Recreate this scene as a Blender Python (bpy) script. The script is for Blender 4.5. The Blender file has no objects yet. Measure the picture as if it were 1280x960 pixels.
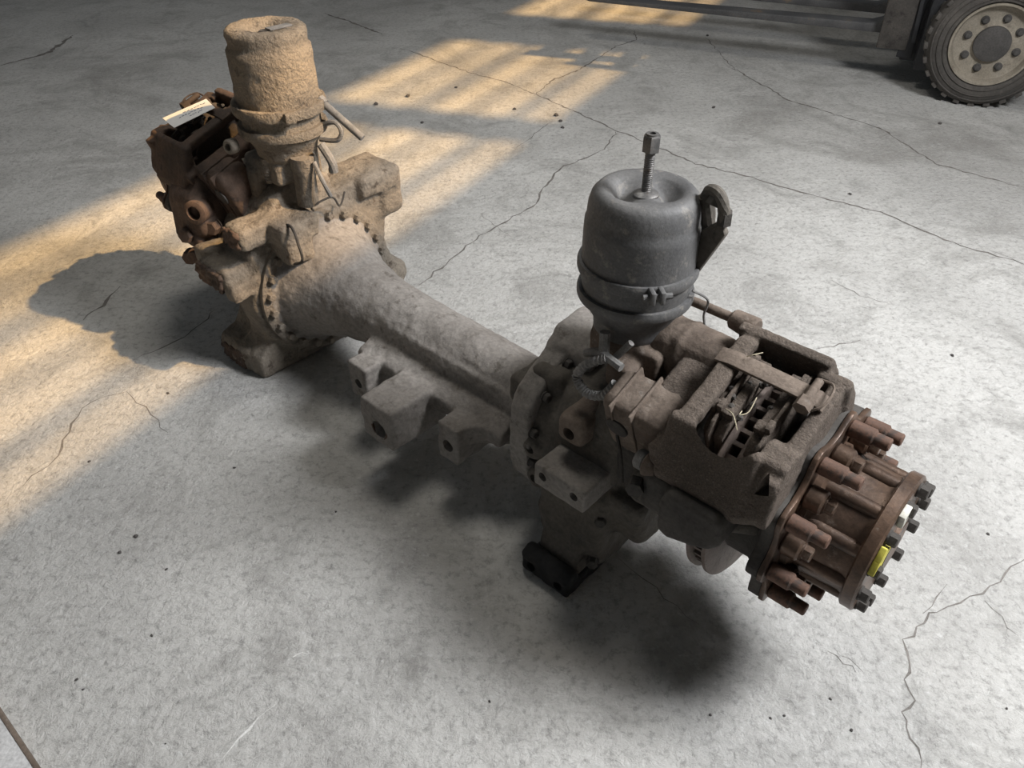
import bpy, bmesh, math, random
from mathutils import Vector, Matrix, noise
random.seed(7)
scene = bpy.context.scene
COL = scene.collection
PI = math.pi

# ------------------------------------------------------------------ camera
cam_d = bpy.data.cameras.new('camera'); cam = bpy.data.objects.new('camera', cam_d); COL.objects.link(cam)
cam_d.sensor_width = 36.0; cam_d.lens = 980.0 / 1280.0 * 36.0; cam_d.clip_end = 200
PITCH = 38.4
cam.location = (0, 0, 1.5); cam.rotation_euler = (math.radians(90 - PITCH), 0, 0)
scene.camera = cam

# ------------------------------------------------------------------ world, sun, skylights, exposure
world = bpy.data.worlds.new('world'); scene.world = world; world.use_nodes = True
bg = world.node_tree.nodes['Background']
bg.inputs[0].default_value = (0.88, 0.95, 1.0, 1); bg.inputs[1].default_value = 0.095

SUN_AZ, SUN_EL = -16.0, 43.0
sd = Vector((math.cos(math.radians(SUN_EL)) * math.cos(math.radians(SUN_AZ)),
             math.cos(math.radians(SUN_EL)) * math.sin(math.radians(SUN_AZ)), math.sin(math.radians(SUN_EL))))
sun_d = bpy.data.lights.new('sun', 'SUN'); sun = bpy.data.objects.new('sun', sun_d); COL.objects.link(sun)
sun_d.energy = 7.8; sun_d.angle = math.radians(1.0); sun_d.color = (1.0, 0.63, 0.27)
sun.rotation_euler = sd.to_track_quat('Z', 'Y').to_euler()

def area(name, loc, target, sx, sy, power, color):
    l = bpy.data.lights.new(name, 'AREA'); l.shape = 'RECTANGLE'; l.size = sx; l.size_y = sy
    l.energy = power; l.color = color
    o = bpy.data.objects.new(name, l); COL.objects.link(o); o.location = loc
    o.rotation_euler = (Vector(loc) - Vector(target)).to_track_quat('Z', 'Y').to_euler()
    return o
area('roof_skylight', (2.35, 1.0, 2.9), (0.6, 1.2, 0), 1.0, 1.0, 190, (0.98, 0.985, 1.0))
area('second_skylight', (-0.2, 2.9, 4.4), (-0.1, 2.2, 0), 1.0, 1.0, 48, (1.0, 0.95, 0.87))

vs = scene.view_settings
vs.view_transform = 'Standard'; vs.look = 'None'; vs.gamma = 1.0; vs.use_curve_mapping = False; vs.exposure = 0.1

# ------------------------------------------------------------------ materials
MATS = {}
def mat(name, c1, c2, c3=None, scale=6.0, rough=0.85, metal=0.0, bump=0.3, bscale=60.0, bdist=0.004, lo=0.35, hi=0.65, c3scale=30.0, c3lo=0.56, c3hi=0.66, fine=0.12):
    m = bpy.data.materials.new(name); m.use_nodes = True; nt = m.node_tree; N = nt.nodes; L = nt.links
    p = N['Principled BSDF']; p.inputs['Roughness'].default_value = rough; p.inputs['Metallic'].default_value = metal
    tc = N.new('ShaderNodeTexCoord')
    def nz(sc, det=6, rg=0.6):
        n = N.new('ShaderNodeTexNoise'); n.inputs['Scale'].default_value = sc; n.inputs['Detail'].default_value = det
        n.inputs['Roughness'].default_value = rg; L.new(tc.outputs['Object'], n.inputs['Vector']); return n
    def ramp(src, a, b):
        r = N.new('ShaderNodeMapRange'); r.inputs[1].default_value = a; r.inputs[2].default_value = b
        L.new(src, r.inputs[0]); return r.outputs[0]
    def mix(f, a, b, mode='MIX'):
        x = N.new('ShaderNodeMix'); x.data_type = 'RGBA'; x.blend_type = mode
        if isinstance(f, float): x.inputs[0].default_value = f
        else: L.new(f, x.inputs[0])
        for i, v in ((6, a), (7, b)):
            if isinstance(v, tuple): x.inputs[i].default_value = (*v, 1)
            else: L.new(v, x.inputs[i])
        return x.outputs[2]
    col = mix(ramp(nz(scale).outputs[0], lo, hi), c1, c2)
    if c3: col = mix(ramp(nz(c3scale, 8, .7).outputs[0], c3lo, c3hi), col, c3)
    fn = nz(bscale * 2.2, 3)
    g = N.new('ShaderNodeMapRange'); g.inputs[1].default_value = .3; g.inputs[2].default_value = .7
    g.inputs[3].default_value = 1 - fine * 2; g.inputs[4].default_value = 1 + fine
    L.new(fn.outputs[0], g.inputs[0])
    cg = N.new('ShaderNodeCombineColor')
    for i in range(3): L.new(g.outputs[0], cg.inputs[i])
    col = mix(1.0, col, cg.outputs[0], 'MULTIPLY')
    L.new(col, p.inputs['Base Color'])
    if bump:
        b = N.new('ShaderNodeBump'); b.inputs['Strength'].default_value = bump; b.inputs['Distance'].default_value = bdist
        L.new(nz(bscale, 5, .65).outputs[0], b.inputs['Height']); L.new(b.outputs[0], p.inputs['Normal'])
    MATS[name] = m
    return m
mat('dusty_iron', (.185, .168, .152), (.265, .246, .226), (.13, .115, .10), scale=5, bump=.5, bscale=45, bdist=.008)
mat('oily_iron', (.040, .036, .033), (.085, .077, .068), (.035, .03, .028), scale=7, bump=.5, bscale=60, bdist=.005)
mat('housing_iron', (.058, .051, .044), (.125, .111, .093), (.06, .055, .05), scale=5, bump=.5, bscale=50, bdist=.006)
mat('mud_iron', (.16, .14, .115), (.245, .212, .172), (.095, .075, .058), scale=8, bump=.9, bscale=50, bdist=.010)
mat('mud_chamber', (.19, .16, .125), (.27, .225, .17), (.12, .10, .08), scale=9, bump=1.0, bscale=85, bdist=.012)
mat('rust', (.075, .042, .030), (.16, .085, .055), (.055, .038, .03), scale=9, bump=.4, bscale=80, bdist=.003, rough=.75)
mat('dark_rust', (.050, .035, .027), (.115, .072, .050), (.04, .028, .022), scale=9, bump=.5, bscale=80, bdist=.004, rough=.8)
mat('hub_rust', (.055, .037, .028), (.15, .095, .065), (.26, .21, .17), scale=13, bump=.35, bscale=70, bdist=.003, rough=.42, metal=.4, c3lo=.6, c3hi=.75)
mat('caliper_iron', (.078, .061, .048), (.125, .098, .078), (.20, .165, .135), scale=6, bump=1.0, bscale=150, bdist=.004, c3scale=160, c3lo=.58, c3hi=.68, fine=.2)
mat('brown_iron', (.10, .075, .058), (.19, .15, .12), (.26, .23, .20), scale=9, bump=.5, bscale=70, bdist=.005, c3lo=.58, c3hi=.72)
mat('chamber_grey', (.085, .085, .087), (.13, .128, .125), (.18, .17, .155), scale=7, bump=.35, bscale=90, bdist=.003, rough=.6, c3scale=40)
mat('bolt_steel', (.12, .12, .12), (.22, .21, .20), (.10, .08, .06), scale=30, bump=.2, bscale=120, rough=.45, metal=.5)
mat('black_gap', (.010, .010, .011), (.02, .019, .019), scale=20, bump=.2)
mat('fresh_rust', (.20, .085, .04), (.34, .16, .075), (.09, .05, .035), scale=22, bump=.4, bscale=90, bdist=.003)
mat('disc_iron', (.13, .10, .085), (.21, .175, .155), (.085, .06, .05), scale=9, bump=.25, bscale=90, rough=.6, metal=.3)
mat('wire_grey', (.13, .13, .125), (.24, .23, .22), scale=30, bump=.3, bscale=120)
mat('yellow_paint', (.48, .43, .06), (.60, .55, .12), scale=20, bump=.1)
mat('pale_label', (.62, .60, .52), (.70, .69, .62), scale=20, bump=.05)
mat('paper', (.86, .86, .86), (.90, .90, .89), scale=12, bump=.05, fine=.02)
mat('ink', (.20, .22, .30), (.30, .32, .38), scale=40, bump=0)
mat('tyre', (.060, .055, .050), (.105, .095, .085), (.16, .145, .125), scale=6, bump=.4, bscale=40, c3lo=.6, c3hi=.75)
mat('rim_paint', (.24, .21, .165), (.33, .295, .24), (.16, .13, .10), scale=8, bump=.2, c3scale=14, c3lo=.6, c3hi=.7)
mat('hub_dark', (.055, .052, .05), (.09, .085, .08), scale=9, bump=.3)
mat('fork_steel', (.055, .055, .058), (.10, .10, .10), (.20, .13, .07), scale=5, bump=.2, rough=.6, c3scale=5, c3lo=.58, c3hi=.7)
mat('lift_black', (.014, .015, .018), (.028, .029, .032), scale=8, bump=.1, rough=.5)
mat('lift_paint', (.30, .12, .02), (.36, .15, .03), scale=5, bump=.1, rough=.5)
mat('board', (.42, .42, .42), (.52, .52, .52), (.24, .22, .20), scale=9, bump=.4, bscale=60, c3scale=14)
mat('stone', (.05, .047, .045), (.11, .10, .095), scale=60, bump=.3, bscale=150)
mat('crack', (.12, .11, .10), (.22, .205, .19), scale=25, bump=.1)
mat('scratch', (.62, .62, .60), (.72, .72, .70), scale=25, bump=.1)
mat('straw', (.45, .40, .28), (.55, .5, .36), scale=25, bump=0)
mat('wall_paint', (.34, .34, .33), (.42, .42, .41), scale=1, bump=.1)

# concrete floor material
def concrete():
    m = bpy.data.materials.new('concrete'); m.use_nodes = True; nt = m.node_tree; N = nt.nodes; L = nt.links
    p = N['Principled BSDF']; p.inputs['Roughness'].default_value = .82
    tc = N.new('ShaderNodeTexCoord')
    def nz(sc, det=6, rg=.6, dist=0, vec=None):
        n = N.new('ShaderNodeTexNoise'); n.inputs['Scale'].default_value = sc; n.inputs['Detail'].default_value = det
        n.inputs['Roughness'].default_value = rg; n.inputs['Distortion'].default_value = dist
        L.new(vec if vec else tc.outputs['Object'], n.inputs['Vector']); return n.outputs[0]
    def mr(src, a, b, c=0., d=1.):
        r = N.new('ShaderNodeMapRange'); 
        for i, v in ((1, a), (2, b), (3, c), (4, d)): r.inputs[i].default_value = v
        L.new(src, r.inputs[0]); return r.outputs[0]
    def mix(f, a, b):
        x = N.new('ShaderNodeMix'); x.data_type = 'RGBA'; L.new(f, x.inputs[0])
        for i, v in ((6, a), (7, b)):
            if isinstance(v, tuple): x.inputs[i].default_value = (*v, 1)
            else: L.new(v, x.inputs[i])
        return x.outputs[2]
    base = mix(mr(nz(1.1, 8, .62, .3), .36, .62), (.43, .425, .41), (.57, .565, .545))
    base = mix(mr(nz(3.3, 10, .72, .8), .50, .68), base, (.32, .315, .30))
    base = mix(mr(nz(9., 8, .7, .5), .58, .74, 0., .55), base, (.30, .29, .275))
    base = mix(mr(nz(.8, 8, .7, 1.4), .52, .66, 0., .8), base, (.30, .292, .275))
    base = mix(mr(nz(45, 6, .75), .50, .66, 0., .75), base, (.24, .235, .225))
    base = mix(mr(nz(16, 8, .75, .6), .56, .70, 0., .5), base, (.29, .285, .275))
    base = mix(mr(nz(60, 5, .7), .56, .72, 0., .55), base, (.66, .67, .66))
    L.new(base, p.inputs['Base Color'])
    b1 = N.new('ShaderNodeBump'); b1.inputs['Strength'].default_value = .9; b1.inputs['Distance'].default_value = .009
    L.new(nz(55, 8, .7, .4), b1.inputs['Height'])
    b2 = N.new('ShaderNodeBump'); b2.inputs['Strength'].default_value = .4; b2.inputs['Distance'].default_value = .02
    L.new(nz(9, 6, .6, .5), b2.inputs['Height']); L.new(b1.outputs[0], b2.inputs['Normal'])
    L.new(b2.outputs[0], p.inputs['Normal'])
    MATS['concrete'] = m
concrete()

# ------------------------------------------------------------------ mesh helpers
def join(bm, other):
    me = bpy.data.meshes.new('t'); other.to_mesh(me); other.free(); bm.from_mesh(me); bpy.data.meshes.remove(me)
def bev(b, off, seg=2):
    if off <= 0: return
    b.normal_update()
    es = [e for e in b.edges if len(e.link_faces) == 2 and e.calc_face_angle(0) > .45]
    bmesh.ops.bevel(b, geom=es, offset=off, segments=seg, profile=.5, affect='EDGES', clamp_overlap=True)
def box(bm, lo, hi, bevel=0.004, M=None, seg=2):
    b = bmesh.new(); bmesh.ops.create_cube(b, size=1)
    lo = Vector(lo); hi = Vector(hi)
    for v in b.verts: v.co = Vector(((lo[i] + hi[i]) / 2 + v.co[i] * (hi[i] - lo[i]) for i in range(3)))
    bev(b, bevel, seg)
    if M is not None: bmesh.ops.transform(b, matrix=M, verts=b.verts)
    join(bm, b)
def prism(bm, pts, axis, lo, hi, bevel=0.004, M=None):
    b = bmesh.new()
    def P(u, v, w):
        return {'x': (w, u, v), 'y': (u, w, v), 'z': (u, v, w)}[axis]
    a = [b.verts.new(P(u, v, lo)) for u, v in pts]; c = [b.verts.new(P(u, v, hi)) for u, v in pts]
    b.faces.new(a); b.faces.new(c)
    for i in range(len(pts)):
        j = (i + 1) % len(pts); b.faces.new((a[i], a[j], c[j], c[i]))
    bmesh.ops.recalc_face_normals(b, faces=b.faces)
    bev(b, bevel)
    if M is not None: bmesh.ops.transform(b, matrix=M, verts=b.verts)
    join(bm, b)
def lathe(bm, p0, axis, prof, seg=32, M=None, closed=True):
    """prof: list of (radius, distance along axis)"""
    b = bmesh.new(); ax = Vector(axis).normalized(); q = ax.to_track_quat('Z', 'Y'); p0 = Vector(p0)
    rings = []
    for r, t in prof:
        if r < 1e-6: rings.append([b.verts.new(p0 + ax * t)])
        else: rings.append([b.verts.new(p0 + q @ Vector((r * math.cos(2 * PI * k / seg), r * math.sin(2 * PI * k / seg), t))) for k in range(seg)])
    for A, B in zip(rings, rings[1:]):
        if len(A) == 1 and len(B) == 1: continue
        for k in range(seg):
            k2 = (k + 1) % seg
            if len(A) == 1: b.faces.new((A[0], B[k], B[k2]))
            elif len(B) == 1: b.faces.new((A[k], A[k2], B[0]))
            else: b.faces.new((A[k], A[k2], B[k2], B[k]))
    if closed:
        if len(rings[0]) > 1: b.faces.new(rings[0])
        if len(rings[-1]) > 1: b.faces.new(rings[-1])
    bmesh.ops.recalc_face_normals(b, faces=b.faces)
    if M is not None: bmesh.ops.transform(b, matrix=M, verts=b.verts)
    join(bm, b)
def cyl(bm, p0, p1, r0, r1=None, seg=24, ch=0.0, M=None):
    p0 = Vector(p0); p1 = Vector(p1); L = (p1 - p0).length; r1 = r0 if r1 is None else r1
    pr = [(r0, 0), (r1, L)] if ch <= 0 else [(r0 - ch, 0), (r0, ch), (r1, L - ch), (r1 - ch, L)]
    lathe(bm, p0, p1 - p0, pr, seg, M)
def spline(pts, n=8):
    pts = [Vector(p) for p in pts]; out = []
    P = [pts[0]] + pts + [pts[-1]]
    for i in range(1, len(P) - 2):
        a, b, c, d = P[i - 1:i + 3]
        for k in range(n):
            t = k / n
            out.append(.5 * ((2 * b) + (-a + c) * t + (2 * a - 5 * b + 4 * c - d) * t * t + (-a + 3 * b - 3 * c + d) * t ** 3))
    out.append(pts[-1]); return out
def tube(bm, pts, r, seg=10, n=8, ribs=0, smooth=True):
    P = spline(pts, n) if smooth else [Vector(p) for p in pts]
    b = bmesh.new(); rings = []; up = Vector((0.13, .2, 1)).normalized()
    for i, p in enumerate(P):
        d = (P[min(i + 1, len(P) - 1)] - P[max(i - 1, 0)]).normalized()
        s = d.cross(up)
        if s.length < 1e-4: s = d.cross(Vector((1, 0, 0)))
        s.normalize(); w = s.cross(d)
        rr = r * (1 if not ribs or i % 2 else 1.25)
        rings.append([b.verts.new(p + (s * math.cos(2 * PI * k / seg) + w * math.sin(2 * PI * k / seg)) * rr) for k in range(seg)])
    for A, B in zip(rings, rings[1:]):
        for k in range(seg): b.faces.new((A[k], A[(k + 1) % seg], B[(k + 1) % seg], B[k]))
    b.faces.new(rings[0]); b.faces.new(rings[-1]); bmesh.ops.recalc_face_normals(b, faces=b.faces)
    join(bm, b)
def hexbolt(bm, p, axis, r, h, M=None):
    ax = Vector(axis).normalized()
    lathe(bm, p, ax, [(r * 1.12, 0), (r * 1.12, h * .18)], 14, M)
    lathe(bm, Vector(p) + ax * h * .18, ax, [(r, 0), (r, h * .72), (r * .82, h * .82)], 6, M)
def finish(name, me, m, parent, angle=35):
    for p in me.polygons: p.use_smooth = True
    me.set_sharp_from_angle(angle=math.radians(angle))
    me.materials.clear(); me.materials.append(MATS[m])
    o = bpy.data.objects.new(name, me); COL.objects.link(o)
    if parent is not None: o.parent = parent
    return o
def obj(name, bm, m, parent=None, angle=35):
    me = bpy.data.meshes.new(name); bm.to_mesh(me); bm.free()
    return finish(name, me, m, parent, angle)
def displace(me, amp, sc):
    me.update()
    nr = [v.normal.copy() for v in me.vertices]
    for v, n in zip(me.vertices, nr):
        p = v.co * sc
        v.co += n * (noise.fractal(p, 1.0, 2.0, 3) * amp)
def cast(name, bm, m, parent, voxel=.006, smooth=6, amp=.002, sc=28, cuts=None, angle=60):
    """Fuse overlapping shapes into one cast piece with fillets and a rough skin."""
    me = bpy.data.meshes.new('t'); bm.to_mesh(me); bm.free()
    o = bpy.data.objects.new('t', me); COL.objects.link(o)
    r = o.modifiers.new('r', 'REMESH'); r.mode = 'VOXEL'; r.voxel_size = voxel
    s = o.modifiers.new('s', 'SMOOTH'); s.factor = .5; s.iterations = smooth
    oc = None
    if cuts is not None:
        mc = bpy.data.meshes.new('c'); cuts.to_mesh(mc); cuts.free(); oc = bpy.data.objects.new('c', mc); COL.objects.link(oc)
        b = o.modifiers.new('b', 'BOOLEAN'); b.operation = 'DIFFERENCE'; b.object = oc; b.solver = 'EXACT'
    dg = bpy.context.evaluated_depsgraph_get(); dg.update()
    out = bpy.data.meshes.new_from_object(o.evaluated_get(dg)); out.name = name
    bpy.data.objects.remove(o); bpy.data.meshes.remove(me)
    if oc: bpy.data.objects.remove(oc)
    if amp: displace(out, amp, sc)
    return finish(name, out, m, parent, angle)
def tag(o, label, cat, group=None):
    o['label'] = label; o['category'] = cat
    if group: o['group'] = group
    return o
def structure(o, label=None, cat=None):
    o['kind'] = 'structure'
    if label: o['label'] = label
    if cat: o['category'] = cat
    return o
def bm_(): return bmesh.new()

# pixel of the photograph -> point on a horizontal plane (used to survey the floor)
_p = math.radians(PITCH)
def ground(u, v, z=0.0):
    dx = (u - 640) / 980.; dv = (480 - v) / 980.
    d = Vector((dx, math.cos(_p) + dv * math.sin(_p), -math.sin(_p) + dv * math.cos(_p)))
    t = (z - 1.5) / d.z
    return Vector((d.x * t, d.y * t, z))

# ------------------------------------------------------------------ the hall
b = bm_(); bmesh.ops.create_grid(b, x_segments=8, y_segments=8, size=14)
for v in b.verts: v.co += Vector((0, 6, 0))
floor = structure(obj('floor', b, 'concrete'), 'worn grey concrete workshop floor with cracks and sun patches', 'floor')

# tall side wall with a louvred clerestory strip; its normal faces into the hall
WN = Vector((.882, -.472, 0)); WT = Vector((.472, .882, 0)); WD = 4.5
wallM = Matrix(((WT.x, WN.x, 0, WN.x * WD), (WT.y, WN.y, 0, WN.y * WD), (0, 0, 1, 0), (0, 0, 0, 1)))   # local x along wall, y outwards
Z0, Z1 = 6.02, 7.36
b = bm_()
box(b, (-9, 0, 0), (11, .12, Z0), 0, wallM)
box(b, (-9, 0, Z1), (11, .12, 8.4), 0, wallM)
box(b, (-9, 0, Z0), (-5, .12, Z1), 0, wallM); box(b, (4.78, 0, Z0), (5.10, .12, Z1), 0, wallM); box(b, (6.5, 0, Z0), (7.3, .12, Z1), 0, wallM); box(b, (8.6, 0, Z0), (11, .12, Z1), 0, wallM)  # third box: pier added to block sun, in place of the forklift's shadow
wall = structure(obj('wall_right', b, 'wall_paint'), 'tall grey workshop side wall with louvred strip window', 'wall')
me0 = None
for k in range(5):
    z = Z0 + .14 + k * .265
    b = bm_(); box(b, (-5, .02, z), (8.6, .06, z + (.11, .06, .10, .07, .09)[k]), 0, wallM)
    obj('louvre_slat', b, 'lift_black', wall)
b = bm_(); box(b, (-9, -4.2, 8.3), (11, .12, 8.4), 0, wallM)  # unseen roof strip, added to stop sun passing over the wall top
structure(obj('sun_block_roof', b, 'wall_paint'), 'unseen grey roof strip added to block sun over the side wall', 'sun_block_roof')

# cracks in the floor
def strip(pts, w, m, name='crack', jit=.008, z=.0006, sub=7, taper=True):
    P = [ground(*q) for q in pts]; Q = []
    for a, c in zip(P, P[1:]):
        n = max(2, int((c - a).length / .03))
        for k in range(n): Q.append(a.lerp(c, k / n))
    Q.append(P[-1])
    b = bm_(); L = []; R = []
    for i, p in enumerate(Q):
        d = (Q[min(i + 1, len(Q) - 1)] - Q[max(i - 1, 0)]).normalized(); s = Vector((-d.y, d.x, 0))
        off = s * random.uniform(-jit, jit)
        ww = w * random.uniform(.35, 1.5) * (min(1, .25 + min(i, len(Q) - 1 - i) / 6) if taper else 1)
        L.append(b.verts.new(p + off + s * ww / 2 + Vector((0, 0, z)))); R.append(b.verts.new(p + off - s * ww / 2 + Vector((0, 0, z))))
    for i in range(len(Q) - 1): b.faces.new((R[i], R[i + 1], L[i + 1], L[i]))
    return obj(name, b, m, floor)
CR = [
 ([(404, 16), (440, 28), (478, 43)], .022), ([(500, 60), (530, 70), (585, 90), (640, 105), (670, 118), (720, 140), (770, 163), (820, 183), (870, 205), (940, 222), (1000, 240), (1100, 265), (1180, 300), (1280, 330)], .009),
 ([(670, 118), (690, 100), (722, 88), (770, 58), (795, 50), (792, 38)], .009),
 ([(770, 165), (757, 187), (700, 210), (680, 235), (670, 255), (600, 295), (550, 335), (525, 357)], .0075),
 ([(915, 85), (960, 110), (985, 125), (1050, 145), (1100, 160), (1170, 205), (1280, 235)], .010),
 ([(1285, 695), (1240, 735), (1215, 748), (1170, 765), (1155, 770), (1148, 785), (1130, 800), (1138, 830), (1133, 850), (1142, 875), (1127, 890), (1130, 910), (1150, 935), (1154, 965)], .0045),
 ([(1155, 768), (1168, 745), (1180, 728)], .004), ([(1228, 752), (1250, 772), (1272, 796)], .003),
 ([(155, 490), (128, 498), (100, 510), (85, 540), (75, 570), (40, 595), (12, 622)], .0055), ([(155, 490), (180, 510), (200, 525), (207, 542)], .004),
 ([(270, 385), (252, 405), (230, 420), (190, 440), (165, 450)], .006), ([(152, 358), (128, 382), (103, 400)], .012),
 ([(0, 82), (40, 72), (62, 65), (92, 44)], .03), ([(775, 697), (820, 735), (872, 782)], .0035),
 ([(1238, 312), (1262, 322), (1280, 330)], .007), ([(1040, 350), (1075, 370), (1110, 378)], .004), ([(1020, 436), (1050, 430), (1075, 425)], .006),
 ([(1036, 812), (1056, 828), (1072, 840)], .0035), ([(1040, 812), (1060, 826), (1080, 845)], .002),
 ([(640, 296), (622, 285), (600, 268)], .003), ([(690, 150), (660, 175), (640, 190)], .004), ([(880, 45), (912, 80), (920, 88)], .005),
]
for pts, w in CR: strip(pts, w, 'crack')
strip([(276, 952), (300, 925), (322, 898), (345, 882)], .006, 'scratch', 'chalk_scratch', .004)
strip([(366, 822), (378, 815), (388, 817)], .006, 'scratch', 'chalk_scratch', .003)
strip([(205, 692), (222, 690)], .004, 'scratch', 'chalk_scratch', .001)

# small stones
pm = []
for k in range(4):
    b = bm_(); bmesh.ops.create_icosphere(b, subdivisions=1, radius=1)
    for v in b.verts: v.co *= random.uniform(.7, 1.25); v.co.z = v.co.z * .55
    me = bpy.data.meshes.new('pebble'); b.to_mesh(me); b.free(); me.materials.append(MATS['stone']); pm.append(me)
PB = [(1190, 445, 8, 'dark stone on the floor to the right of the near brake caliper'), (1062, 243, 8, 'dark stone by the long crack right of the upright grey chamber'),
      (612, 877, 7, 'lone dark stone on the floor below the axle near the bottom edge'), (170, 671, 9, 'larger of two dark stones left of the axle shadow'),
      (150, 691, 8, 'smaller of two dark stones left of the axle shadow'), (96, 850, 7, 'dark stone nearest the pale plank in the corner'),
      (104, 862, 5, 'tiny stone just below another near the pale plank'), (510, 121, 12, 'stone inside the far sun patch, close to its crack'),
      (470, 131, 12, 'stone on the shaded edge of the far sun patch'), (528, 154, 9, 'stone at the near end of the far sun patch'),
      (643, 137, 9, 'stone beside the crack right of the far sun patch'), (570, 110, 8, 'small stone in the middle of the far sun patch'),
      (892, 135, 9, 'stone on open floor between the forks and the grey chamber'), (1175, 155, 8, 'stone on the floor just below the forklift tyre'),
      (1122, 58, 8, 'stone on the floor under the forklift carriage'), (884, 45, 9, 'stone in the fork shadow under the lift forks'),
      (695, 145, 12, 'topmost of three stones clustered beyond the grey chamber'), (701, 152, 10, 'middle one of three stones clustered beyond the grey chamber'),
      (703, 160, 9, 'lowest of three stones clustered beyond the grey chamber'), (1038, 874, 6, 'tiny stone between the wheel hub and the bottom edge'),
      (1064, 913, 7, 'stone on the pale floor lowest below the wheel hub'), (980, 895, 6, 'right one of two tiny stones below the wheel hub'),
      (963, 898, 6, 'left one of two tiny stones below the wheel hub'), (888, 894, 6, 'tiny stone left of the pair below the wheel hub'),
      (1258, 886, 5, 'tiny stone near the right edge in the bottom corner'), (1235, 668, 6, 'tiny stone right of the wheel hub above the crack'),
      (208, 712, 6, 'tiny stone right of the two dark stones on the left'), (190, 795, 6, 'tiny stone midway between the chalk scratch and the dark stones'),
      (207, 930, 4, 'tiny stone left of the long chalk scratch'), (210, 492, 7, 'small stone beside the forked crack on the left'),
      (112, 577, 6, 'tiny stone below the forked crack on the left'), (293, 585, 6, 'tiny stone below the axle foot on the left'),
      (420, 640, 5, 'tiny stone below the axle lugs in the shadow edge')]
for k, (u, v, s, lab) in enumerate(PB):
    o = bpy.data.objects.new('pebble', pm[k % 4]); COL.objects.link(o)
    p = ground(u, v); r = s * .0009 * (p.length / 2) ** .55
    o.location = p + Vector((0, 0, r * .35)); o.scale = (r, r * random.uniform(.6, 1), r); o.rotation_euler = (0, 0, random.uniform(0, 6))
    tag(o, lab, 'pebble', 'small stones scattered on the floor')

# board corner, lower left
A = ground(-2, 884); B_ = ground(50, 962)
dr = (B_ - A).normalized(); nr = Vector((dr.y, -dr.x, 0))
b = bm_(); M = Matrix(((dr.x, -nr.x, 0, A.x), (dr.y, -nr.y, 0, A.y), (0, 0, 1, 0), (0, 0, 0, 1)))
box(b, (-.5, -.16, 0.0), (.6, 0, .03), .003, M)
bd = obj('plank', b, 'board')
b = bm_(); box(b, (-.5, -.006, .002), (.6, .003, .032), .002, M); obj('edge_strip', b, 'brown_iron', bd)
if True:
    tag(bd, 'pale weathered plank poking into the bottom left corner', 'plank')

# ================================================================== THE AXLE
ROT = math.radians(-42.5)
axle = bpy.data.objects.new('drive_axle', None); COL.objects.link(axle)
axle.location = (.563, 1.023, 0); axle.rotation_euler = (0, 0, ROT)
tag(axle, 'dirty rusted bus portal axle with brake chambers lying on the concrete floor', 'axle')
BY, BZ = .008, .262           # beam axis
HR, HL = .405, .445            # hub heights right / left
SL = -2.05                    # mirrored wheel end: s' = SL - s

# ---- beam
b = bm_()
lathe(b, (-1.56, BY + .01, BZ), (1, 0, 0), [(.205, 0), (.205, .02), (.185, .025), (.165, .07), (.140, .13), (.118, .20), (.104, .29), (.097, .42), (.094, .70), (.093, .86), (.098, .96), (.11, 1.04)], 48)
box(b, (-1.15, BY - .085, BZ - .085), (-.6, BY + .085, BZ + .06), .03)
# lug web on the near side, seen from above, with two square notches
prism(b, [(-1.24, -.05), (-1.215, -.11), (-1.185, -.155), (-1.155, -.185), (-1.12, -.175), (-1.125, -.105), (-1.04, -.115), (-1.035, -.20), (-1.03, -.245), (-.945, -.255), (-.925, -.13), (-.835, -.115),
          (-.83, -.185), (-.775, -.185), (-.75, -.15), (-.68, -.09), (-.66, -.05)], 'z', .185, .243, .006)
prism(b, [(-.04, .20), (-.135, .20), (-.135, .238), (-.04, .285)], 'x', -1.22, -.68, .01)
box(b, (-1.19, -.19, .135), (-1.118, -.06, .245), .003)
box(b, (-1.045, -.268, .125), (-.925, -.08, .25), .003)
box(b, (-.835, -.195, .13), (-.765, -.07, .243), .003)
cyl(b, (-1.0, -.155, .235), (-1.0, -.155, .255), .03, ch=.006)
c = bm_()
cyl(c, (-.975, -.33, .175), (-.975, -.235, .18), .026, seg=16); cyl(c, (-.80, -.24, .18), (-.80, -.145, .18), .017, seg=16)
cyl(c, (-1.152, -.21, .185), (-1.152, -.145, .185), .014, seg=16)
beam = cast('axle_beam', b, 'dusty_iron', axle, .0055, 3, .0035, 22, c)
for x, y, z, r in ((-.975, -.262, .182, .018), (-.80, -.18, .18, .012), (-1.152, -.178, .185, .010)):
    b = bm_(); hexbolt(b, (x, y + .035, z), (0, -1, 0), r, .022); obj('bolt', b, 'oily_iron', beam)
# rusty ferrule edge in the big lug hole
b = bm_(); lathe(b, (-.975, -.262, .178), (0, -1, 0), [(.026, 0), (.031, 0), (.031, .006), (.026, .006), (.026, 0)], 24, closed=False); obj('hole_collar', b, 'dark_rust', beam)
# ---- bolted bell flange bolts
def ring_bolts(parent, x, y, z, R, n, r, h, axis=(1, 0, 0), m='dusty_iron', a0=0, skip=()):
    for k in range(n):
        if k in skip: continue
        a = a0 + 2 * PI * k / n
        b = bm_(); hexbolt(b, (x, y + R * math.cos(a), z + R * math.sin(a)), axis, r, h); obj('bolt', b, m, parent)

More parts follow.
